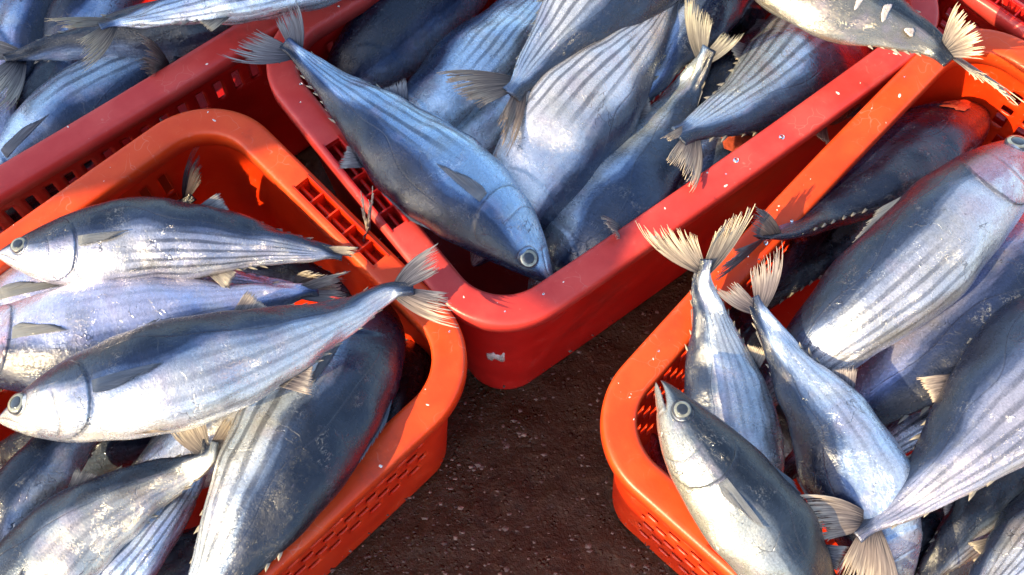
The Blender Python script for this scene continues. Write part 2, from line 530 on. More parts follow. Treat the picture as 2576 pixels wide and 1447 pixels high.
    bk = 1 - ss(wg, wb - .19, wb + .14)
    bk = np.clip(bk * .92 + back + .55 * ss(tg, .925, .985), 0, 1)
    per = .086 + .012 * math.sin(ph[2])
    phase = (wg - .50 + .05 * (tg - .5) + .010 * np.sin(tg * 9 + ph[0])) / per
    st_ = ss(wg, .46, .53) * (1 - ss(wg, .90, .97)) * ss(tg, .27 + .25 * (1 - wg), .40 + .25 * (1 - wg)) * (1 - ss(tg, .90, .97))
    st_ = np.clip(st_ * stripes, 0, 1)
    warm_ = warm * (tg < ge) * ss(wg, .3, .5) 
    lat = .30 + .12 * ss(tg, .38, .58) + .02 * np.sin(tg * 30 + ph[2]) + .05 * ss(tg, .6, 1)
    hd = 1.0 if head else 0.0
    mm = (tg < .083) * 1.0 * hd
    fa = np.stack([tg - ge, tg - pe, wg - lat], -1).reshape(-1, 3)
    fb = np.stack([wg - wm, ed - .0285 + (0 if head else 9), mm], -1).reshape(-1, 3)
    fc = np.stack([hd * ss(wg, .2, .32) * (1 - ss(wg, .93, 1.0)), hd * ss(wg, .45, .52) * (1 - ss(wg, .85, .95)), ss(tg, .27, .30) * (1 - ss(tg, .9, .98))], -1).reshape(-1, 3)
    fd = np.stack([phase, wg, tg], -1).reshape(-1, 3)
    pat = np.stack([bk, st_, warm_, np.ones_like(bk)], -1).reshape(-1, 4)
    stv = np.stack([tg * L * 2.3, wg * .25 * L * 2.3, np.broadcast_to(np.sign(np.sin(th) + 1e-6) * 3, tg.shape)], -1).reshape(-1, 3)
    body = mesh_obj('body', V, F, SKIN, root, {'pat': ('FLOAT_COLOR', pat), 'fa': ('FLOAT_VECTOR', fa), 'fb': ('FLOAT_VECTOR', fb), 'fc': ('FLOAT_VECTOR', fc), 'fd': ('FLOAT_VECTOR', fd), 'st': ('FLOAT_VECTOR', stv), 'inside': ('FLOAT', inside.ravel())})
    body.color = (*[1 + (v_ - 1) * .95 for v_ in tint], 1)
    tcol = (*tailtint, 1)
    # tail fin
    if tail:
        cf, Tf, Df, Ff = C[-1], T[-1], D[-1], Fk[-1]
        if lobes is None:
            lobes = [cf + (Tf * .10 + Df * .17) * L, cf + (Tf * .10 - Df * .17) * L]
        else:
            lobes = [at(*p) for p in lobes]
        V, F, W = [], [], []
        for li, tip in enumerate(lobes):
            dv = tip - cf
            ll = np.linalg.norm(dv)
            sg = 1 if dv @ Df > 0 else -1
            if len(lobes) == 1: sg = 1 if li == 0 else -1
            short = min(.085 * L, ll * .55)
            rootA = cf - Tf * .050 * L + Df * sg * .0165 * L
            rootB = cf - Tf * .012 * L
            u1 = dv / ll
            u2 = Tf * .96 + u1 * .25
            u2 = u2 / np.linalg.norm(u2)
            u2 = (u2 + u1 * .3); u2 /= np.linalg.norm(u2)

            def A(s_, ra=rootA, rb=rootB): return ra + (rb - ra) * s_

            def B(s_, u1=u1, u2=u2, ll=ll, cf=cf):
                k = s_ ** 1.35
                d = u1 * (1 - k) + u2 * k
                d = d / np.linalg.norm(d)
                return cf + d * (short + (ll - short) * (1 - s_) ** (1.7 / lobw) if s_ > .001 else ll)

            def ctrl(s_, a, b_, u1=u1, ll=ll, Tf=Tf):
                out = u1 - Tf * (u1 @ Tf)
                return (a + b_) / 2 + (out * .5 - Tf * .45) * np.linalg.norm(b_ - a) * .30 * (1 - s_)
            v, f, ww = ribbons(A, B, int(max(22, min(64, ll * 460))), rng, fray=fray, ctrl=ctrl, thick=.0005, spread=2.6, seg=9, rip=.3, jag=.34, messy=.005)
            o = len(V)
            V += v
            F += [tuple(q + o for q in a) for a in f]
            W += [(x[0], x[1] + li * 3, 0) for x in ww]
        tf = mesh_obj('tail_fin', V, F, FIN, root, {'f': ('FLOAT_VECTOR', W)})
        thick_fin(tf, .0007)
        tf.color = tcol

    def small_fin(name, t0, t1, w0, out, sweep, n_, mat, side=1, fr=.45, lift=.0, flat=None):
        a, na_, _ = surf(t0, w0, side, -.0008)
        b, nb_, Tb = surf(t1, w0, side, -.0008)

        def A(s_): return a + (b - a) * s_

        def B(s_):
            base = a + (b - a) * s_
            nn = na_ * (1 - s_) + nb_ * s_
            dirn = nn * out * (1 - s_) ** 1.1 + Tb * sweep * (1 - .75 * s_)
            if flat is not None: dirn = dirn + flat * (1 - s_)
            return base + dirn * L + nn * .004 * L
        v, f, ww = ribbons(A, B, n_ + 6, rng, fray=fr, thick=.0006, seg=5, jag=.15, spread=2.0, rip=.4)
        o = mesh_obj(name, v, f, mat, root, {'f': ('FLOAT_VECTOR', ww)})
        thick_fin(o, .0006)
        o.color = tcol if mat is FIN else (1, 1, 1, 1)
        return o
    if 'first' in fins:
        small_fin('first_dorsal_fin', .31, .47, 0, .10, .04, 16, FIN_DARK, fr=.4)
    else:
        small_fin('first_dorsal_fin', .33, .48, 0.004, .016, .07, 9, FIN_DARK)
    if 'dorsal' in fins:
        small_fin('second_dorsal_fin', .58, .65, 0, .045, .055, 14, FIN, fr=.3)
    if 'anal' in fins:
        small_fin('anal_fin', .62, .69, 1, .045, .06, 14, FIN, fr=.3)
    if 'pelvic' in fins:
        small_fin('pelvic_fin', .30, .335, .93, .02, .11, 12, FIN, fr=.25)
    if 'pectoral' in fins:
        # lies back along the flank
        base, nb, Tb = surf(.275, .50, 1, .0006)
        base2, nb2, _ = surf(.275, .60, 1, .0006)

        def A(s_): return surf(.275, .50 + .075 * s_, 1, .0006)[0]

        def B(s_):
            return surf(.275 + .020 + .120 * (1 - s_) ** .8, .505 + .080 * s_ ** .8, 1, .0018)[0]
        v, f, ww = ribbons(A, B, 26, rng, fray=.06, thick=.0005, seg=8, jag=.01, messy=.001, spread=2.4, rip=.3,
                           ctrl=lambda s_, a, b_: surf(.275 + .010 + .058 * (1 - s_), .50 + .078 * s_, 1, .0022)[0])
        pf = mesh_obj('pectoral_fin', v, f, FIN_DARK, root, {'f': ('FLOAT_VECTOR', ww)})
        thick_fin(pf, .0008)
        pf.color = (1, 1, 1, 1)
    if finlets:
        for nm, w0 in (('dorsal_finlet_row', 0), ('ventral_finlet_row', 1)):
            V, F, W = [], [], []
            for k in range(8):
                if rng.random() < .22: continue
                t0 = .70 + .030 * k + rng.normal(0, .002)
                a, nn, Tn = surf(t0, w0, 1, -.001)
                b, _, _ = surf(t0 + .017, w0, 1, -.001)
                sz = (.0135 - .0007 * k) * L * (.4 + .8 * rng.random())
                tip = b + nn * sz * (.5 + .5 * rng.random()) + Tn * sz * (.6 + .9 * rng.random())
                fv = frame(t0)[3] * .0022
                o = len(V)
                mid = (a + b) / 2
                if o:
                    V.append(surf(t0 - .006, w0, 1, .0006)[0]); W.append((.1, k, 0))
                    F.append((o - 4, o, o + 1)); o += 1
                V += [a, mid + fv, b, mid - fv, tip, (a + tip) / 2 + nn * sz * .14]
                F += [(o, o + 1, o + 5), (o + 1, o + 4, o + 5), (o + 1, o + 2, o + 4), (o + 2, o + 3, o + 4), (o + 3, o + 5, o + 4), (o + 3, o, o + 5), (o, o + 3, o + 2, o + 1)]
                W += [(.1, k, 0)] * 4 + [(.9, k, 0), (.5, k, 0)]
            mesh_obj(nm, V, F, FINLET, root, {'f': ('FLOAT_VECTOR', W)}, smooth=False).color = (1, 1, 1, 1)
    if eyes and head:
        for side in (1, -1):
            c0, nn, Tn = surf(et, .455, side, 0)
            r = er * L
            yb = np.cross(nn, Tn); yb /= np.linalg.norm(yb)
            xb = np.cross(yb, nn)

            def dome(radii, zz, K=40):
                V, F = [], []
                for rad, z_ in zip(radii, zz):
                    for j in range(K):
                        a = 2 * math.pi * j / K
                        V.append(c0 + (xb * math.cos(a) + yb * math.sin(a) * .96) * rad * r + nn * z_ * r)
                for i in range(len(radii) - 1):
                    o = i * K
                    F += [(o + j, o + (j + 1) % K, o + K + (j + 1) % K, o + K + j) for j in range(K)]
                F.append(tuple(range((len(radii) - 1) * K, len(radii) * K)))
                return V, F
            V, F = dome([1.0, 1.02, .96, .86, .72, .55, .3], [-.35, -.02, .08, .15, .20, .22, .22])
            K = 40
            fm = [1] * K * 3 + [0] * (K * 3 + 1)
            ey = mesh_obj('eye', V, F, None, root, mats=[IRIS, IRIS_RIM], fmat=fm)
            V, F = dome([.60, .60, .56, .46, .30, .12], [.12, .20, .245, .27, .285, .29])
            mesh_obj('pupil', V, F, PUPIL, ey)
    SPOT[key] = (root, surf, L)
    return root


# ------------------------------------------------------------------ crates
CR_L, CR_W, CR_R, RIMW, BOW = .60, .405, .076, .030, .0045
CRATE_GROUP = 'plastic fish crates standing close together'


def rrect(L, W, r, off, bow, step=.0042):
    """points and outward normals of a rounded rectangle, offset inwards by off"""
    hx, hy = L / 2, W / 2
    pts, nrm = [], []

    def add(x, y, nx, ny):
        yy = y + (math.copysign(1, y) * bow * math.cos(math.pi * x / L) if abs(ny) > .01 else 0)
        pts.append((x - nx * off, yy - ny * off)); nrm.append((nx, ny))
    ns, nl, nc = int((W - 2 * r) / step), int((L - 2 * r) / step), int(1.57 * r / step)
    for i in range(ns): add(hx, -hy + r + (W - 2 * r) * i / ns, 1, 0)
    for i in range(nc): a = 1.5708 * i / nc; add(hx - r + r * math.cos(a), hy - r + r * math.sin(a), math.cos(a), math.sin(a))
    for i in range(nl): add(hx - r - (L - 2 * r) * i / nl, hy, 0, 1)
    for i in range(nc): a = 1.5708 * (1 + i / nc); add(-hx + r + r * math.cos(a), hy - r + r * math.sin(a), math.cos(a), math.sin(a))
    for i in range(ns): add(-hx, hy - r - (W - 2 * r) * i / ns, -1, 0)
    for i in range(nc): a = 1.5708 * (2 + i / nc); add(-hx + r + r * math.cos(a), -hy + r + r * math.sin(a), math.cos(a), math.sin(a))
    for i in range(nl): add(-hx + r + (L - 2 * r) * i / nl, -hy, 0, -1)
    for i in range(nc): a = 1.5708 * (3 + i / nc); add(hx - r + r * math.cos(a), -hy + r + r * math.sin(a), math.cos(a), math.sin(a))
    return np.array(pts), np.array(nrm)


def crate(label, cx, cy, yaw, mat, L=CR_L, W=CR_W, H=RIM, z0=0.0, dense=False):
    root = empty('fish_crate', (cx, cy, z0))
    root.rotation_euler = (0, 0, yaw)
    root['_base'] = [0, 0, 0]
    tag(root, label, 'crate', CRATE_GROUP)
    P, Nn = rrect(L, W, CR_R, 0, BOW)
    n = len(P)
    HL = .058                                                      # half length of the handle
    inh = (np.abs(P[:, 1]) < HL) & (np.abs(Nn[:, 0]) > .99)
    # rim: closed profile swept round
    prof = [(.0300, -.006), (.0298, -.003), (.0285, -.0010), (.0262, 0), (.0215, .0002), (.0065, .0002), (.0040, 0), (.0018, -.0010), (.0004, -.003), (.0, -.006),
            (.0, -.017), (.0030, -.017), (.0032, -.0055), (.0265, -.0055), (.0270, -.020), (.0300, -.020)]
    # off measured inwards from the outer edge
    m = len(prof)
    V = []
    for (o, z) in prof:
        V += [(P[i, 0] - Nn[i, 0] * o, P[i, 1] - Nn[i, 1] * o, H + z) for i in range(n)]
    F = []
    for k in range(m):
        for i in range(n):
            j = (i + 1) % n
            if inh[i] and inh[j] and k in (4, 12):
                continue
            a, b_ = k * n, ((k + 1) % m) * n
            F.append((a + i, a + j, b_ + j, b_ + i))
    mesh_obj('rim', V, F, RIMMAT[mat], root)
    # handles: a row of five open cells let into the rim of both short sides
    for sg in (1, -1):
        V, F = [], []

        def boxf(x0, x1, y0, y1, z0_, z1_):
            o = len(V)
            for x in (x0, x1):
                for y in (y0, y1):
                    for z in (z0_, z1_): V.append((sg * x, y, z))
            F.extend([(o, o + 1, o + 3, o + 2), (o + 4, o + 6, o + 7, o + 5), (o, o + 4, o + 5, o + 1), (o + 2, o + 3, o + 7, o + 6), (o, o + 2, o + 6, o + 4), (o + 1, o + 5, o + 7, o + 3)])
        hx = L / 2
        x0, x1 = hx - .0225, hx - .0062
        hl = HL - .001
        boxf(x0 - .001, x1 + .001, -hl, hl, H - .026, H - .0235)              # floor
        boxf(x0 - .0012, x0 + .0003, -hl, hl, H - .0234, H + .0012)           # inner ledge
        boxf(x1 - .0003, x1 + .0012, -hl, hl, H - .0234, H + .0012)
        for k in range(6):
            y = -hl + .001 + k * (2 * hl - .002) / 5
            boxf(x0 + .0004, x1 - .0004, y - .0008, y + .0008, H - .0233, H - (.0002 if k in (0, 5) else .0015))
        mesh_obj('handle', V, F, mat, root, smooth=False)
    # wall
    rows = 60
    ztop, zbot = H - .008, -.018
    V, F = [], []
    tap = .018
    for r_ in range(rows + 1):
        z = ztop + (zbot - ztop) * r_ / rows
        o = .0170 + tap * (ztop - z) / (ztop - zbot)
        V += [(P[i, 0] - Nn[i, 0] * o, P[i, 1] - Nn[i, 1] * o, z) for i in range(n)]
    for r_ in range(rows):
        for i in range(n):
            x, y = P[i]
            hole = False
            straight = abs(Nn[i, 0]) > .9999 or abs(Nn[i, 1]) > .9999
            if straight:
                lng = abs(Nn[i, 1]) > .99
                edge = (abs(x) > L / 2 - CR_R - .012) if lng else (abs(y) > W / 2 - CR_R - .008)
                if not edge:
                    if 9 <= r_ <= 15:
                        hole = i % 5 in (0, 1) if lng else (dense and i % 6 in (0, 1, 2) and r_ not in (12, 13))
                    elif dense and 17 <= r_ < 53:
                        hole = (r_ - 17) % 6 < 4 and (i + (3 if ((r_ - 17) // 6) % 2 else 0)) % 6 in (0, 1, 2)
                    elif 17 <= r_ < 41 and lng and mat is ORANGE:
                        hole = (r_ - 17) % 6 < 4 and (i + (3 if ((r_ - 17) // 6) % 2 else 0)) % 6 in (0, 1, 2)
            if hole: continue
            j = (i + 1) % n
            F.append((r_ * n + i, (r_ + 1) * n + i, (r_ + 1) * n + j, r_ * n + j))
    wl = mesh_obj('wall', V, F, mat, root)
    sm = wl.modifiers.new('thickness', 'SOLIDIFY')
    sm.thickness = .003
    sm.offset = 1
    # floor of the crate
    o = .0165 + tap
    V = [(P[i, 0] - Nn[i, 0] * o, P[i, 1] - Nn[i, 1] * o, z) for z in (-.016, -.020) for i in range(n)]
    F = [tuple(range(n)), tuple(range(2 * n - 1, n - 1, -1))] + [(i, n + i, n + (i + 1) % n, (i + 1) % n) for i in range(n)]
    mesh_obj('floor_plate', V, F, mat, root, smooth=False)
    return root


cM = crate('red middle crate with one tuna lying nose down across it and wet rim', .0931, .2774, .6499, RED)
cL = crate('orange crate at the lower left with three tuna lying crosswise on top', -.361, -.132, .7642, ORANGE, W=.396)
cR = crate('orange crate at the lower right with a gaping tuna at its near corner', .3956, -.046, .8209, ORANGE, dense=True)
ca, sa = math.cos(.6707), math.sin(.6707)
cT = crate('red crate at the upper left heaped with shaded blue-grey tuna', -.5317 + .03 * ca, .3036 + .03 * sa, .6707, RED)
ax = np.array([math.cos(.78), math.sin(.78)])
q = at(2576, 5, RIM)
cE = crate('red crate at the upper right corner showing only its slotted outer wall', .69, .51, .80, RED, dense=True)

# torn label stuck to the middle crate's near corner
# (built with the crate's own corner curve, below the rim)


def corner_patch(root, name, a0, a1, z0, z1, mat, L=CR_L, W=CR_W, H=RIM, sx=-1, sy=-1, jag=0.0, seed=1):
    rng = random.Random(seed)
    V, F = [], []
    K = 10
    for i in range(K + 1):
        a = a0 + (a1 - a0) * i / K
        e0 = rng.uniform(-1, 1) * jag
        e1 = rng.uniform(-1, 1) * jag
        for z in (z0 + e0, z1 + e1):
            o = .0170 + .018 * ((H - .008) - z) / (H + .01) - .0036
            rr_ = CR_R - o
            V.append((sx * (L / 2 - CR_R) + rr_ * math.cos(a), sy * (W / 2 - CR_R) + rr_ * math.sin(a), z))
        if i: F.append((2 * i - 2, 2 * i, 2 * i + 1, 2 * i - 1))
    o = mesh_obj(name, V, F, mat, root)
    s_ = o.modifiers.new('thickness', 'SOLIDIFY'); s_.thickness = .0004
    return o


corner_patch(cM, 'torn_sticker', 3.75, 4.20,   .095, .118, PAPER, jag=.006, seed=4)

# ------------------------------------------------------------------ the fish, crate by crate
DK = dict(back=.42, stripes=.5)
# --- middle crate
fish('M2', 'dark blue-backed tuna in the middle crate, right of the tail overhanging the rim', [(800, 330, .14), (925, 155, .185), (1110, -20, .19), (1400, -260, .17)], s=1, roll=52, back=.22, head=False, stripes=.2, tint=(.8, .9, 1.1), fins=())
fish('M3', 'pale blue tuna with faint stripes between the dark-backed tuna and the frayed brown tail', [(920, 450, .16), (1085, 275, .20), (1230, 110, .215), (1450, -120, .2)], s=1, roll=-30, tint=(.74, .95, 1.15), hs=1.2, stripes=.9, head=False, fins=('dorsal',))
fish('M4', 'pale silver tuna whose striped belly shows just under the frayed brown tail', [(1000, 600, .13), (1170, 360, .18), (1330, 160, .18), (1500, -50, .17)], s=1, roll=-30, tint=(.82, .97, 1.1), stripes=.9, head=False, fins=(), finlets=False)
fish('M7', 'narrow grey tuna wedged right of the brightest striped tuna, tapering downwards', [(1900, -220, .2), (1790, -40, .215), (1700, 110, .225), (1595, 285, .21)], s=1, roll=-5, tail=False, tint=(.75, .88, 1.1), stripes=.7, hs=1.2)
fish('M14', 'mostly buried tuna whose small brown frayed tail pokes up inside the near red rim', [(1850, 250, .07), (1700, 440, .10), (1600, 560, .15), (1572, 605, .235)], s=1, roll=30, lobes=[(1510, 543, .275)], lobw=2.6, **DK)
fish('M11', 'grey tuna with a raw red torn belly against the near red rim', [(1640, 625, .12), (1700, 500, .17), (1800, 385, .185), (1990, 230, .14)], s=-1, roll=0, tint=(1.0,.92,.95), head=False, fins=(), hs=1.1)
fish('M8', 'long dark blue tuna lying right of the nose-down tuna, head at the near corner', [(1330, 790, .15), (1475, 590, .205), (1610, 405, .215), (1725, 235, .215), (1783, 120, .25)], s=-1, roll=24, hs=1.35, ws=1.1, lobes=[(1725, -30, .27), (1874, 84, .27)], back=-0.12, tailtint=(.75, .78, .72), stripes=.3, tint=(.85,1.0,1.12), head=False, fins=())
fish('M6', 'brightest tuna, sunlit white with bold dark stripes, in the middle crate', [(1190, 670, .185), (1330, 475, .225), (1470, 290, .245), (1610, 120, .25), (1715, -40, .245)], s=-1, roll=-34, hs=1.16, tint=(1.15, 1.1, 1.08), stripes=1, head=False, back=-0.22, fins=('dorsal',))
fish('M5', 'tuna hanging in from the top edge, frayed brown tail spread over the striped ones', [(1800, -360, .24), (1640, -140, .265), (1460, 40, .275), (1340, 170, .275), (1285, 238, .285)], s=1, roll=-20, hs=1.25, lobes=[(1098, 186, .29), (1268, 412, .285)], tailtint=(.95, .80, .66), tint=(1.05, 1.05, 1.05), lobw=1.3, back=-0.1, fins=('anal',))
fish('M15', 'black-looking tuna in deep shade at the top edge left of the big olive tuna', [(1780, 200, .08), (1850, 40, .13), (1940, -140, .15), (2060, -380, .15)], s=1, roll=60, back=.5, head=False)
fish('M12', 'dark grey tuna mostly covered by the one diving into the middle crate', [(2130, 40, .10), (1980, 150, .155), (1830, 230, .185), (1640, 470, .15)], s=-1, roll=20, back=0.05, tail=False, head=False)
fish('M10', 'tuna diving head first into the middle crate, striped belly up, tail drooping on the rim', [(2175, 90, .045), (2080, 150, .13), (1950, 225, .205), (1800, 300, .245), (1708, 347, .262)], s=1, roll=-14, hs=1.25, ws=1.2, lobes=[(1660, 348, .275), (1742, 490, .262)], tint=(.85, 1.0, 1.15), tailtint=(1.15, 1.1, 1), lobw=.7, head=False)
fish('M16', 'big olive-grey tuna across the top right corner with its cream tail on the orange rim', [(1900, -440, .27), (1990, -170, .30), (2110, -15, .305), (2250, 62, .30), (2340, 112, .295), (2396, 150, .30)], s=1, roll=8, hs=1.5, back=0.1, stripes=.1, tint=(.50,.44,.34), lobes=[(2412, 0, .33), (2610, 285, .29)], tailtint=(1.35, 1.25, 1.05), lobw=.9, fins=('dorsal',), head=False)
fish('M1', 'blue-grey tuna lying nose down across the middle crate, tail over the upper left rim', [(1388, 712, .232), (1260, 575, .255), (1100, 440, .27), (935, 300, .272), (800, 185, .275), (716, 106, .288)], s=1, roll=-10, hs=1.08, lobes=[(545, 140, .285), (742, -8, .31)], tint=(.55, .80, 1.05), tailtint=(.62, .68, .8), fins=('dorsal', 'anal', 'pectoral'), stripes=1, back=.03)

# --- upper left crate
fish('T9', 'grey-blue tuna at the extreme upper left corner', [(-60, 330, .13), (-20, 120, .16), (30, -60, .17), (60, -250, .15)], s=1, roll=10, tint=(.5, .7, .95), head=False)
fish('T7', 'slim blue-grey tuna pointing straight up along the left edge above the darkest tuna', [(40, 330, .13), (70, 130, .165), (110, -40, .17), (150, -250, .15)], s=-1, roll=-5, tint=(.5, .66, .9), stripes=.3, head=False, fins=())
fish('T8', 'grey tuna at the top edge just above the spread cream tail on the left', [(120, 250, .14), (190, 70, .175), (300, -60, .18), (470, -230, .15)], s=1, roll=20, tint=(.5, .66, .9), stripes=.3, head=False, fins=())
fish('T5', 'dark tuna in shade left of the striped tuna in the upper left crate', [(60, 600, .12), (100, 400, .15), (130, 240, .17), (170, 60, .15)], s=1, roll=35, head=False, fins=(), **DK)
fish('T6', 'pale lilac tuna cut by the left edge just above the red rim', [(-60, 30, .17), (-50, 220, .195), (-15, 370, .195), (50, 560, .12)], s=-1, roll=-10, tint=(.9, .85, 1.05), stripes=.2, head=False, fins=())
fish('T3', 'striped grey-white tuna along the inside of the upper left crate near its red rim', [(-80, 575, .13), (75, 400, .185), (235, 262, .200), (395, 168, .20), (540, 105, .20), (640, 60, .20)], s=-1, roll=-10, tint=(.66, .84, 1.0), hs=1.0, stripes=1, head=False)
fish('T4', 'dark tuna whose brown frayed tail stands up over the striped tuna by the rim', [(860, -160, .15), (710, -20, .17), (590, 70, .18), (480, 145, .205), (418, 195, .23)], s=-1, roll=50, back=.3, lobes=[(345, 84, .30), (335, 150, .27)], lobw=1.3, tailtint=(.62, .56, .54), stripes=.3, head=False, fins=())
fish('T2', 'dark tuna with its tail at the left edge lying under the pale-bellied tuna', [(860, -60, .19), (650, 30, .215), (430, 80, .225), (200, 108, .23), (14, 152, .235)], s=-1, roll=62, back=.4, lobes=[(-120, 90, .24), (10, 290, .24)], tailtint=(.9, .9, .85), stripes=.2, hs=.9, fins=())
fish('T1', 'pale-bellied tuna along the top edge with a spread cream tail on the left', [(1010, -170, .26), (820, -80, .29), (610, -20, .29), (420, 28, .285), (310, 52, .28), (250, 66, .285)], s=-1, roll=-14, hs=1.05, lobes=[(90, 50, .295), (208, 182, .27)], tint=(.8, .92, 1.1), tailtint=(1.05, 1.0, .82))

# --- lower left crate
fish('L0', 'hidden tuna whose thin dark tail fin stands against the inside of the orange crate', [(60, 790, .10), (240, 670, .13), (390, 570, .155), (484, 492, .185)], s=1, roll=30, lobes=[(498, 352, .235)], tailtint=(.35,.3,.36), **DK, lobw=1.3)
fish('L9', 'purple-dark tuna against the right inner wall of the lower left crate', [(1070, 830, .11), (1000, 970, .15), (910, 1120, .16), (790, 1290, .15), (640, 1480, .12)], s=1, roll=40, tint=(.9, .6, .75), fins=(), **DK)
fish('L7', 'dark tuna in the shade below the sunlit head at the lower left edge', [(-90, 1640, .15), (-10, 1420, .19), (70, 1240, .21), (200, 1090, .20), (360, 980, .17)], s=1, roll=20, back=0.2, stripes=.2, head=False, fins=())
fish('L10', 'tuna squeezed under the topmost tuna of the left crate, lilac flank and frayed tail showing', [(-170, 860, .18), (60, 770, .215), (330, 730, .215), (600, 725, .205), (786, 735, .20)], s=-1, roll=-8, tint=(.8, .82, 1.05), lobes=[(786, 678, .26), (880, 700, .2)], lobw=1.6)
fish('L8', 'silver tuna under the belly of the fish with the sunlit face', [(880, 800, .15), (700, 950, .18), (560, 1050, .19), (380, 1180, .17), (240, 1330, .14)], s=-1, roll=-12, tint=(1.05,1.03,1.0), tail=False, stripes=.4, head=False, fins=(), finlets=False)
fish('L6', 'blue tuna with sharp dark stripes at the bottom edge between two larger tuna', [(110, 1680, .17), (250, 1500, .215), (370, 1350, .23), (460, 1230, .22), (540, 1110, .18)], s=1, roll=-30, tint=(.8, .98, 1.3), tail=False, stripes=1.3, head=False, fins=(), back=-.1)
fish('L5', 'large cream and grey tuna at the lower left, tail spread below the sunlit head', [(-90, 1740, .20), (50, 1500, .235), (210, 1330, .25), (355, 1235, .25), (465, 1185, .25), (518, 1150, .26), (530, 1108, .265)], s=1, roll=0, hs=1.22, tint=(1.0, .93, .80), lobes=[(418, 1068, .27), (628, 1046, .265)], tailtint=(1.0, .92, .8), stripes=.5, back=-0.15, lobw=1.5, head=False, fins=('dorsal', 'pectoral'))
fish('L4', 'dark blue tuna with cream-striped belly lying steeply along the right of the left crate', [(960, 750, .18), (880, 900, .24), (760, 1095, .265), (640, 1290, .27), (530, 1480, .26), (440, 1680, .24)], s=1, roll=4, hs=1.18, tint=(.9, .95, 1.0), back=0.12, head=False, fins=('pectoral',), stripes=1)
fish('L2', 'lilac-white tuna with purple gill cover, between the two faces in the left crate', [(-150, 905, .23), (0, 880, .25), (220, 850, .262), (450, 800, .26), (660, 752, .25), (800, 728, .245)], s=-1, roll=-8, hs=1.12, tint=(.92, .92, 1.2), stripes=.3, back=-.12, warm=1.0, lobes=[(880, 680, .26), (900, 760, .24)])
fish('L1', 'topmost tuna of the left crate, dark-backed, facing left with its eye at the edge', [(-8, 640, .268), (150, 630, .275), (320, 610, .275), (520, 603, .27), (710, 620, .26), (862, 642, .252)], s=1, roll=4, hs=1.08, tint=(.95, .92, 1.0), fins=('dorsal', 'pectoral', 'anal'), lobes=[(905, 622, .262), (915, 650, .24)], stripes=1, back=.1)
fish('L3', 'big tuna with the sunlit cream face and open eye, tail over the orange rim', [(-4, 1056, .305), (160, 1010, .325), (400, 950, .33), (640, 880, .32), (880, 790, .305), (980, 735, .30), (1040, 722, .305)], s=1, roll=2, hs=1.0, tint=(1.0, 1.0, 1.02), fins=('dorsal', 'pectoral', 'pelvic', 'anal'), lobes=[(1108, 605, .335), (1158, 826, .285)], tailtint=(1.25, 1.15, 1.05), stripes=.5, back=-.0, lobw=1.2)
fish('G1', 'small tuna stuck head down between two crates, frayed cream tail fanned upright', [(930, 790, .02), (925, 710, .08), (918, 640, .16), (922, 588, .252)], s=1, roll=10, hs=0.45, ws=0.4, lobes=[(938, 466, .30), (905, 475, .30)], lobw=1.7, tailtint=(1.2, 1.1, 1.0), res=(80, 40), fray=.75)

# --- lower right crate
fish('R6', 'reddish tuna at the bottom of the lower right crate below the gaping one', [(1640, 1090, .08), (1740, 1260, .10), (1860, 1400, .10), (2000, 1560, .08)], s=1, roll=20, tint=(1.0, .35, .35), back=.2, fins=(), head=False)
fish('R14', 'dark tuna in the gap between the two steeply lying pale tuna', [(1820, 740, .12), (1900, 880, .14), (1990, 1080, .15), (2070, 1300, .13)], s=1, roll=40, head=False, fins=(), **DK)
fish('R13', 'dark reddish tuna low in the right crate under the large striped silver one', [(2300, 420, .10), (2130, 560, .14), (1990, 700, .15), (1850, 820, .12)], s=1, roll=30, tint=(.8, .6, .7), head=False, fins=(), **DK)
fish('R12', 'purple tuna at the right edge beneath the head with the pink cheek', [(2760, 400, .17), (2620, 520, .19), (2480, 650, .19), (2300, 830, .16)], s=-1, roll=30, tint=(.7, .62, .9), back=0.05, head=False, fins=())
fish('R3', 'dark purple tuna with a torn orange wound, its tail crossing the orange rim', [(2470, 270, .13), (2350, 345, .175), (2220, 440, .20), (2090, 525, .22), (1985, 582, .25), (1918, 598, .27)], s=1, roll=42, hs=1.15, tint=(.75, .68, .9), back=.3, lobes=[(1899, 512, .30), (1786, 712, .262)], tailtint=(.5, .48, .52), stripes=.1, fins=(), eyes=False, head=False)
fish('R8', 'silver-bellied tuna under the violet-backed one, above the lower big striped tuna', [(2830, 700, .15), (2640, 820, .18), (2430, 970, .18), (2250, 1090, .17), (2090, 1230, .13)], s=-1, roll=-16, tint=(.8, .85, .98), head=False, fins=(), tail=False)
fish('R7', 'violet-blue backed tuna half in shade between the two large striped right-hand tuna', [(2900, 430, .2), (2720, 600, .235), (2540, 740, .24), (2370, 860, .235), (2170, 1020, .215), (1960, 1200, .16)], s=-1, roll=180-26, hs=1.1, tint=(.78, .78, 1.1), stripes=.2, back=0.05, head=False, fins=(), tail=False)
fish('R11', 'dark blue tuna at the bottom right between the striped tuna and the white one', [(2700, 1090, .18), (2520, 1240, .205), (2400, 1370, .205), (2270, 1540, .18)], s=-1, roll=20, back=.3, head=False)
fish('R10', 'white striped tuna cut by the bottom right corner', [(2800, 1130, .21), (2640, 1310, .245), (2500, 1460, .25), (2370, 1650, .22)], s=-1, roll=-50, hs=1.05, tint=(1.0, 1.05, 1.2), head=False, stripes=1, back=-0.1)
fish('R4', 'large striped silver tuna lying diagonally, eye and pink cheek at the right edge', [(2592, 352, .262), (2500, 448, .28), (2375, 572, .285), (2230, 710, .275), (2060, 862, .25), (1900, 1010, .21), (1780, 1120, .18)], s=-1, roll=-8, hs=0.9, tint=(.84,.84,.90), stripes=0.8, warm=1.0, tail=False, finlets=False, fins=())
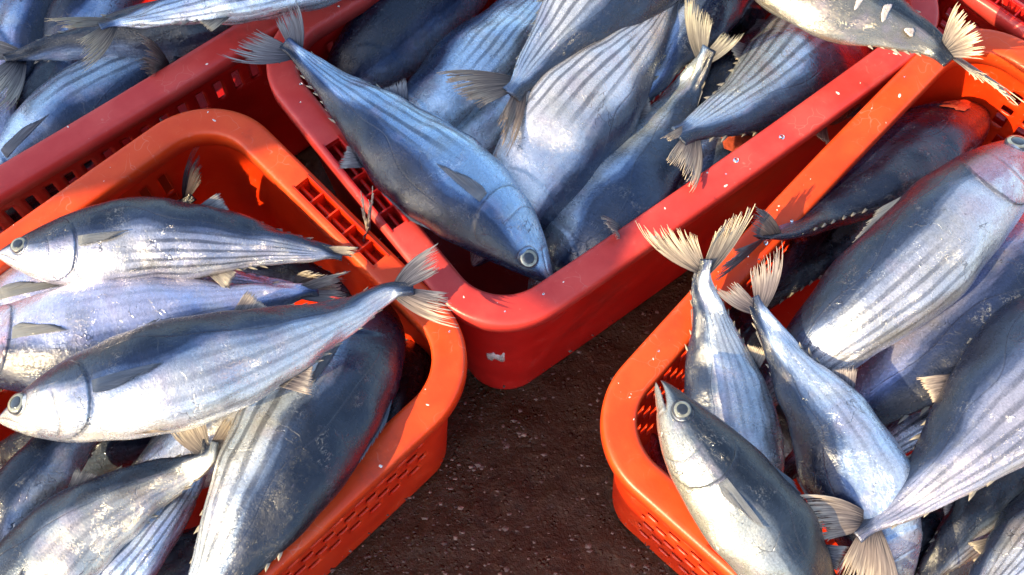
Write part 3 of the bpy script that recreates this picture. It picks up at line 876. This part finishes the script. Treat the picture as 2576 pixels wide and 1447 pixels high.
fish('R1', 'silver tuna with cream tail fanned over both rims, head hidden under the gaping tuna', [(1860, 1400, .16), (1850, 1200, .215), (1825, 1000, .245), (1795, 840, .265), (1768, 720, .285), (1773, 652, .30)], s=1, roll=-14, hs=1.2, tint=(.85,.92,.98), lobes=[(1594, 556, .315), (1908, 500, .31)], tailtint=(1.35, 1.28, 1.08), stripes=.6, lobw=1.25, back=-.12, head=False, fins=('anal',))
fish('R2', 'pale-bellied tuna with a small white tail, pointing down beside the silver one', [(2270, 1500, .20), (2180, 1260, .262), (2090, 1080, .27), (1990, 920, .27), (1925, 815, .275), (1893, 748, .28)], s=1, roll=-18, hs=1.12, tint=(.86, 1.0, 1.2), lobes=[(1793, 728, .285), (1970, 604, .30)], tailtint=(1.0, .95, .98), stripes=.4, head=False, fins=('anal',))
fish('R9', 'big lilac-grey tuna with stripes fanning to its tail at the bottom right', [(2830, 690, .24), (2680, 860, .285), (2520, 1020, .295), (2370, 1175, .29), (2240, 1285, .28), (2150, 1345, .275)], s=-1, roll=-20, hs=1.2, tint=(.80,.76,.86), lobes=[(1995, 1250, .315), (2260, 1600, .27)], tailtint=(1.25,1.15,1.05), stripes=0.8, lobw=1.0, head=False, fins=('dorsal',), back=-0.05)
fish('R5', 'gaping tuna with dark back at the near corner of the right crate', [(1662, 958, .315), (1735, 1085, .318), (1835, 1225, .308), (1945, 1370, .29), (2060, 1530, .25), (2190, 1740, .2)], s=1, roll=12, hs=1.0, ws=1.05, jaw=9, tint=(.86,.80,.66), back=0.16, stripes=.0, fins=('dorsal', 'pectoral'), et=0.105, er=0.024, jt=0.072)

fish('L11', 'buried tuna in the shade below the tail of the topmost left tuna', [(250, 560, .08), (480, 620, .11), (700, 680, .12), (920, 740, .10)], s=1, roll=30, head=False, fins=(), tint=(.8, .6, .7), **DK)
fish('L12', 'buried dark tuna in the gap below the belly of the sunlit-faced tuna', [(-60, 1180, .10), (150, 1130, .13), (400, 1080, .13), (640, 1010, .10)], s=1, roll=40, head=False, fins=(), tail=False, **DK)
fish('L13', 'buried dark tuna low between the striped belly and the dark one at the bottom edge', [(60, 1560, .10), (300, 1450, .13), (520, 1380, .13), (680, 1230, .10)], s=1, roll=40, head=False, fins=(), tail=False, **DK)
fish('R15', 'buried dark tuna in the gap beside the wide tail at the bottom right', [(2050, 1560, .12), (2250, 1430, .16), (2450, 1330, .16), (2650, 1200, .12)], s=1, roll=40, head=False, fins=(), tail=False, **DK)
fish('M9', 'violet-grey tuna mostly hidden between the long dark blue one and the near red rim', [(1470, 680, .08), (1580, 530, .13), (1690, 390, .14), (1820, 230, .12)], s=1, roll=5, head=False, fins=(), tail=False, tint=(.8, .75, .9), back=-0.05)
fish('L14', 'silver-grey tuna low in the left crate, its flank showing beside the spread tail', [(300, 1250, .14), (480, 1160, .17), (650, 1040, .17), (800, 900, .14)], s=1, roll=0, head=False, fins=(), tail=False, tint=(.8, .82, .9), stripes=.3)

# torn flesh on two of the fish
def wound(key, t0, w0, size, mat=FLESH, name='wound', n=26, seed=3, elong=2.2):
    root, surf, L = SPOT[key]
    rng = random.Random(seed)
    V, F = [], []
    rings = 5
    rad = [1 + rng.uniform(-.10, .10) + .2 * math.sin(j * .7 + seed) for j in range(n)]
    for k in range(rings + 1):
        f = k / rings
        for j in range(n):
            a = 2 * math.pi * j / n
            r_ = f * rad[j] * size
            V.append(surf(t0 + r_ * math.cos(a) * elong / L, min(.98, max(.02, w0 + r_ * math.sin(a) / (.25 * L))), 1, .0006 + .0012 * (f < .9) + rng.uniform(-.0004, .0006))[0])
    for k in range(rings):
        F += [(k * n + j, k * n + (j + 1) % n, (k + 1) * n + (j + 1) % n, (k + 1) * n + j) for j in range(n)]
    mesh_obj(name, V, F, mat, root)


for tt_, ww_, sz_, el_ in ((.735, .50, .0095, .32), (.80, .50, .0100, .34), (.872, .56, .0060, .75), (.66, .46, .0060, .4)):
    wound('M16', tt_, ww_, sz_, PALE_BAR, 'pale_bar', elong=el_, seed=int(tt_ * 100))
wound('M11', .60, .50, .020)
wound('R3', .22, .38, .009, elong=2.6, seed=5)

# ------------------------------------------------------------------ ground
def ground():
    m, nt, b = new_mat('wet_ground')
    tc = N(nt, 'ShaderNodeTexCoord').outputs['Object']
    no = lambda s, d=5, r=.65: N(nt, 'ShaderNodeTexNoise', ins={'Vector': tc, 'Scale': s, 'Detail': d, 'Roughness': r}).outputs[0]
    n1, n2, n3 = no(9.0), no(85.0), no(260.0, 4)
    c = ramp(nt, n2, [(.25, (.018, .006, .0022)), (.5, (.052, .0200, .0080)), (.75, (.095, .041, .019))])
    c = mix_c(nt, sstep(nt, n1, .4, .7), c, (.050, .026, .010))
    v = N(nt, 'ShaderNodeTexVoronoi', feature='F1', ins={'Vector': tc, 'Scale': 170.0, 'Randomness': 1.0})
    stone = math_n(nt, 'MULTIPLY', sstep(nt, v.outputs['Distance'], .42, .22), sstep(nt, no(60.0, 2), .54, .62))
    c = mix_c(nt, math_n(nt, 'MULTIPLY', stone, .65), c, mix_c(nt, v.outputs['Color'], (.05, .020, .012), (.10, .048, .030)))
    c = mix_c(nt, math_n(nt, 'MULTIPLY', sstep(nt, n3, .70, .76), .7), c, (.17, .10, .07))
    nt.links.new(c, b.inputs['Base Color'])
    nt.links.new(math_n(nt, 'ADD', math_n(nt, 'MULTIPLY', n2, .5), math_n(nt, 'MULTIPLY', sstep(nt, n1, .62, .42), .30)), b.inputs['Roughness'])
    b.inputs['Specular IOR Level'].default_value = .28
    h = math_n(nt, 'ADD', math_n(nt, 'ADD', n2, math_n(nt, 'MULTIPLY', n3, .4)), math_n(nt, 'MULTIPLY', stone, .8))
    bm = N(nt, 'ShaderNodeBump', ins={'Strength': .8, 'Distance': .004, 'Height': h})
    nt.links.new(bm.outputs[0], b.inputs['Normal'])
    K = 260
    xs = np.r_[-60, -10, -3, np.linspace(-1, 1, K), 3, 10, 60]
    X, Y = np.meshgrid(xs, xs, indexing='ij')
    rng = np.random.default_rng(5)
    Z = np.zeros_like(X)
    inn = (np.abs(X) <= 1) & (np.abs(Y) <= 1)
    nz = rng.normal(0, 1, X.shape)
    for _ in range(3):
        nz = (nz + np.roll(nz, 1, 0) + np.roll(nz, 1, 1) + np.roll(nz, -1, 0) + np.roll(nz, -1, 1)) / 5
    Z[inn] = nz[inn] * .004 - .002
    Z -= .022
    V = np.stack([X, Y, np.minimum(Z, -.0215)], -1).reshape(-1, 3)
    k = len(xs)
    F = [(i * k + j, (i + 1) * k + j, (i + 1) * k + j + 1, i * k + j + 1) for i in range(k - 1) for j in range(k - 1)]
    o = mesh_obj('ground', V, F, m)
    tag(o, kind='structure')
    # grit
    V, F, fm = [], [], []
    mats = [simple('grit_brown', (.07, .03, .02), .5), simple('grit_grey', (.14, .09, .07), .5), simple('grit_pale', (.22, .15, .11), .5)]
    r = random.Random(11)
    for _ in range(1900):
        px, py = r.uniform(760, 1760), r.uniform(800, 1500)
        c = at(px, py, -.0235)
        s_ = .0006 + .0024 * r.random() ** 5
        a = r.random() * 3.14
        o = len(V)
        sx, sy, sz = s_ * r.uniform(.7, 1.6), s_ * r.uniform(.6, 1.2), s_ * r.uniform(.3, .7)
        for (x, y, z) in ((1, 0, .1), (.3, 1, .2), (-1, .4, 0), (-.5, -.9, .1), (.5, -.7, .2), (0.1, 0, 1)):
            x += r.uniform(-.2, .2)
            V.append((c[0] + (x * math.cos(a) - y * math.sin(a)) * sx, c[1] + (x * math.sin(a) + y * math.cos(a)) * sy, z * sz - .0004))
        for j in range(5):
            F.append((o + j, o + (j + 1) % 5, o + 5)); 
        k_ = 0 if r.random() < .62 else (1 if r.random() < .8 else 2)
        fm += [k_] * 5
    g = mesh_obj('gravel_grit', V, F, None, None, smooth=False, mats=mats, fmat=fm)
    tag(g, 'loose grit and fish scraps strewn on the wet brown ground between the crates', 'grit', None, 'stuff')


ground()


# ------------------------------------------------------------------ drops, scales and scraps on the rims
def specks():
    r = random.Random(3)
    V, F, V2, F2 = [], [], [], []

    def rimpt(cx, cy, yaw, L=CR_L, W=CR_W, lo=None):
        P, Nn = RR[(L, W)]
        i = r.randrange(len(P))
        o = r.uniform(.003, .027)
        if abs(P[i][1]) < .062 and abs(Nn[i][0]) > .99: return None
        x, y = P[i] - Nn[i] * o
        return cx + x * math.cos(yaw) - y * math.sin(yaw), cy + x * math.sin(yaw) + y * math.cos(yaw)
    RR = {(CR_L, CR_W): rrect(CR_L, CR_W, CR_R, 0, BOW), (CR_L, .396): rrect(CR_L, .396, CR_R, 0, BOW)}
    sets = [((.0931, .2774, .6499), 40, 40, CR_W), ((-.361, -.132, .7642), 24, 6, .396), ((.3956, -.046, .8209), 26, 16, CR_W), ((-.5317 + .03 * ca, .3036 + .03 * sa, .6707), 20, 0, CR_W)]
    for (c, nf, nd, W_) in sets:
        for _ in range(nf):
            p = rimpt(*c, W=W_)
            if p is None: continue
            a = r.random() * 6.28
            s_ = .0004 + .0012 * r.random() ** 3
            e = r.uniform(1, 2.2)
            o = len(V)
            z = RIM + .0002
            for k in range(6):
                b_ = k / 6 * 6.28
                x, y = math.cos(b_) * s_ * e * r.uniform(.7, 1.2), math.sin(b_) * s_ * r.uniform(.6, 1.1)
                V.append((p[0] + x * math.cos(a) - y * math.sin(a), p[1] + x * math.sin(a) + y * math.cos(a), z))
            V.append((p[0], p[1], z + s_ * .45))
            F += [(o + k, o + (k + 1) % 6, o + 6) for k in range(6)]
        for _ in range(nd):
            p = rimpt(*c, W=W_)
            if p is None: continue
            s_ = .0008 + .0022 * r.random() ** 2.5
            o = len(V2)
            for q_, (rf, zf) in enumerate(((1, 0), (.93, .28), (.7, .52), (.35, .66))):
                for k in range(12):
                    b_ = k / 12 * 6.28
                    V2.append((p[0] + math.cos(b_) * s_ * rf, p[1] + math.sin(b_) * s_ * rf, RIM + .0003 + zf * s_))
            for q_ in range(3):
                F2 += [(o + q_ * 12 + k, o + q_ * 12 + (k + 1) % 12, o + (q_ + 1) * 12 + (k + 1) % 12, o + (q_ + 1) * 12 + k) for k in range(12)]
            F2.append(tuple(o + 36 + k for k in range(12)))
            F2.append(tuple(o + 11 - k for k in range(12)))
    g = mesh_obj('fish_scales', V, F, FLECK, smooth=True)
    tag(g, 'tiny pale scales and scraps stuck to the crate rims', 'scales', None, 'stuff')
    g = mesh_obj('water_drops', V2, F2, DROP, smooth=True)
    tag(g, 'clear water drops beaded on the crate rims', 'water drops', None, 'stuff')


specks()

# ------------------------------------------------------------------ added unseen cloths and posts, shaped by the shadows they throw
def added_shade():
    sd = np.array(sun_dir)
    outline = [(-500, 640), (-40, 560), (330, 470), (640, 345), (735, 440), (900, 610), (1050, 700), (1180, 790), (1300, 800), (1430, 770), (1450, 600), (1400, 480), (1300, 400), (1255, 300),
               (1290, 230), (1310, 120), (1330, -40), (1420, -350), (400, -700), (-500, -500)]
    V = []
    r = random.Random(2)
    root = empty('added_shade', (0, 0, 0))
    pts = []
    for (x, y) in outline:
        p = at(x, y, .29)
        k = (1.15 - .29) / sd[2]
        pts.append(p + sd * k)
    pts = np.array(pts)
    root.location = (pts[:, 0].mean() - .6, pts[:, 1].mean() - .4, -.022)
    root['_base'] = list(root.location)
    tag(root, 'added unseen sheets on poles, shaped to shade the upper left crates and the ground', 'added_shade')
    n = len(pts)
    V = [tuple(p + [0, 0, .02 * math.sin(i * 1.3)]) for i, p in enumerate(pts)] + [tuple(p + [0, 0, .004 + .02 * math.sin(i * 1.3)]) for i, p in enumerate(pts)]
    F = [tuple(range(n)), tuple(range(2 * n - 1, n - 1, -1))] + [(i, n + i, n + (i + 1) % n, (i + 1) % n) for i in range(n)]
    cm = simple('added_shade_cloth', (.25, .30, .38), .8)
    mesh_obj('shade_cloth', V, F, cm, root, smooth=False)
    m = simple('added_shade_pole', (.35, .33, .30), .5, .4)

    def post(x, y, top, r_=.02):
        V = [(x + r_ * math.cos(a * .524), y + r_ * math.sin(a * .524), z) for z in (-.022, top) for a in range(12)]
        F = [(a, (a + 1) % 12, 12 + (a + 1) % 12, 12 + a) for a in range(12)] + [tuple(range(11, -1, -1)), tuple(range(12, 24))]
        mesh_obj('shade_pole', V, F, m, root)
    for (x, y) in ((pts[0][0], pts[0][1]), (pts[-1][0], pts[-1][1])):
        post(x, y, 1.16)
    outline2 = [(-1500, 1750), (-100, 1700), (300, 1640), (800, 1700), (900, 2100), (1100, 3000), (-1500, 3200)]  # second added sheet, keeps the ground between the crates in shade
    p2 = [at(x, y, .29) + sd * ((1.15 - .29) / sd[2]) for x, y in outline2]
    n = len(p2)
    V = [tuple(p) for p in p2] + [tuple(p + [0, 0, .004]) for p in p2]
    F = [tuple(range(n)), tuple(range(2 * n - 1, n - 1, -1))] + [(i, n + i, n + (i + 1) % n, (i + 1) % n) for i in range(n)]
    mesh_obj('shade_cloth', V, F, cm, root, smooth=False)
    post(p2[0][0], p2[0][1], 1.16)
    tip = at(450, 852, .36)
    q = tip + sd * 0.95
    post(q[0], q[1], q[2], .013)  # added post, placed so its shadow falls as a band across a fish head


added_shade()

for o in bpy.data.objects:
    if '_base' in o: del o['_base']
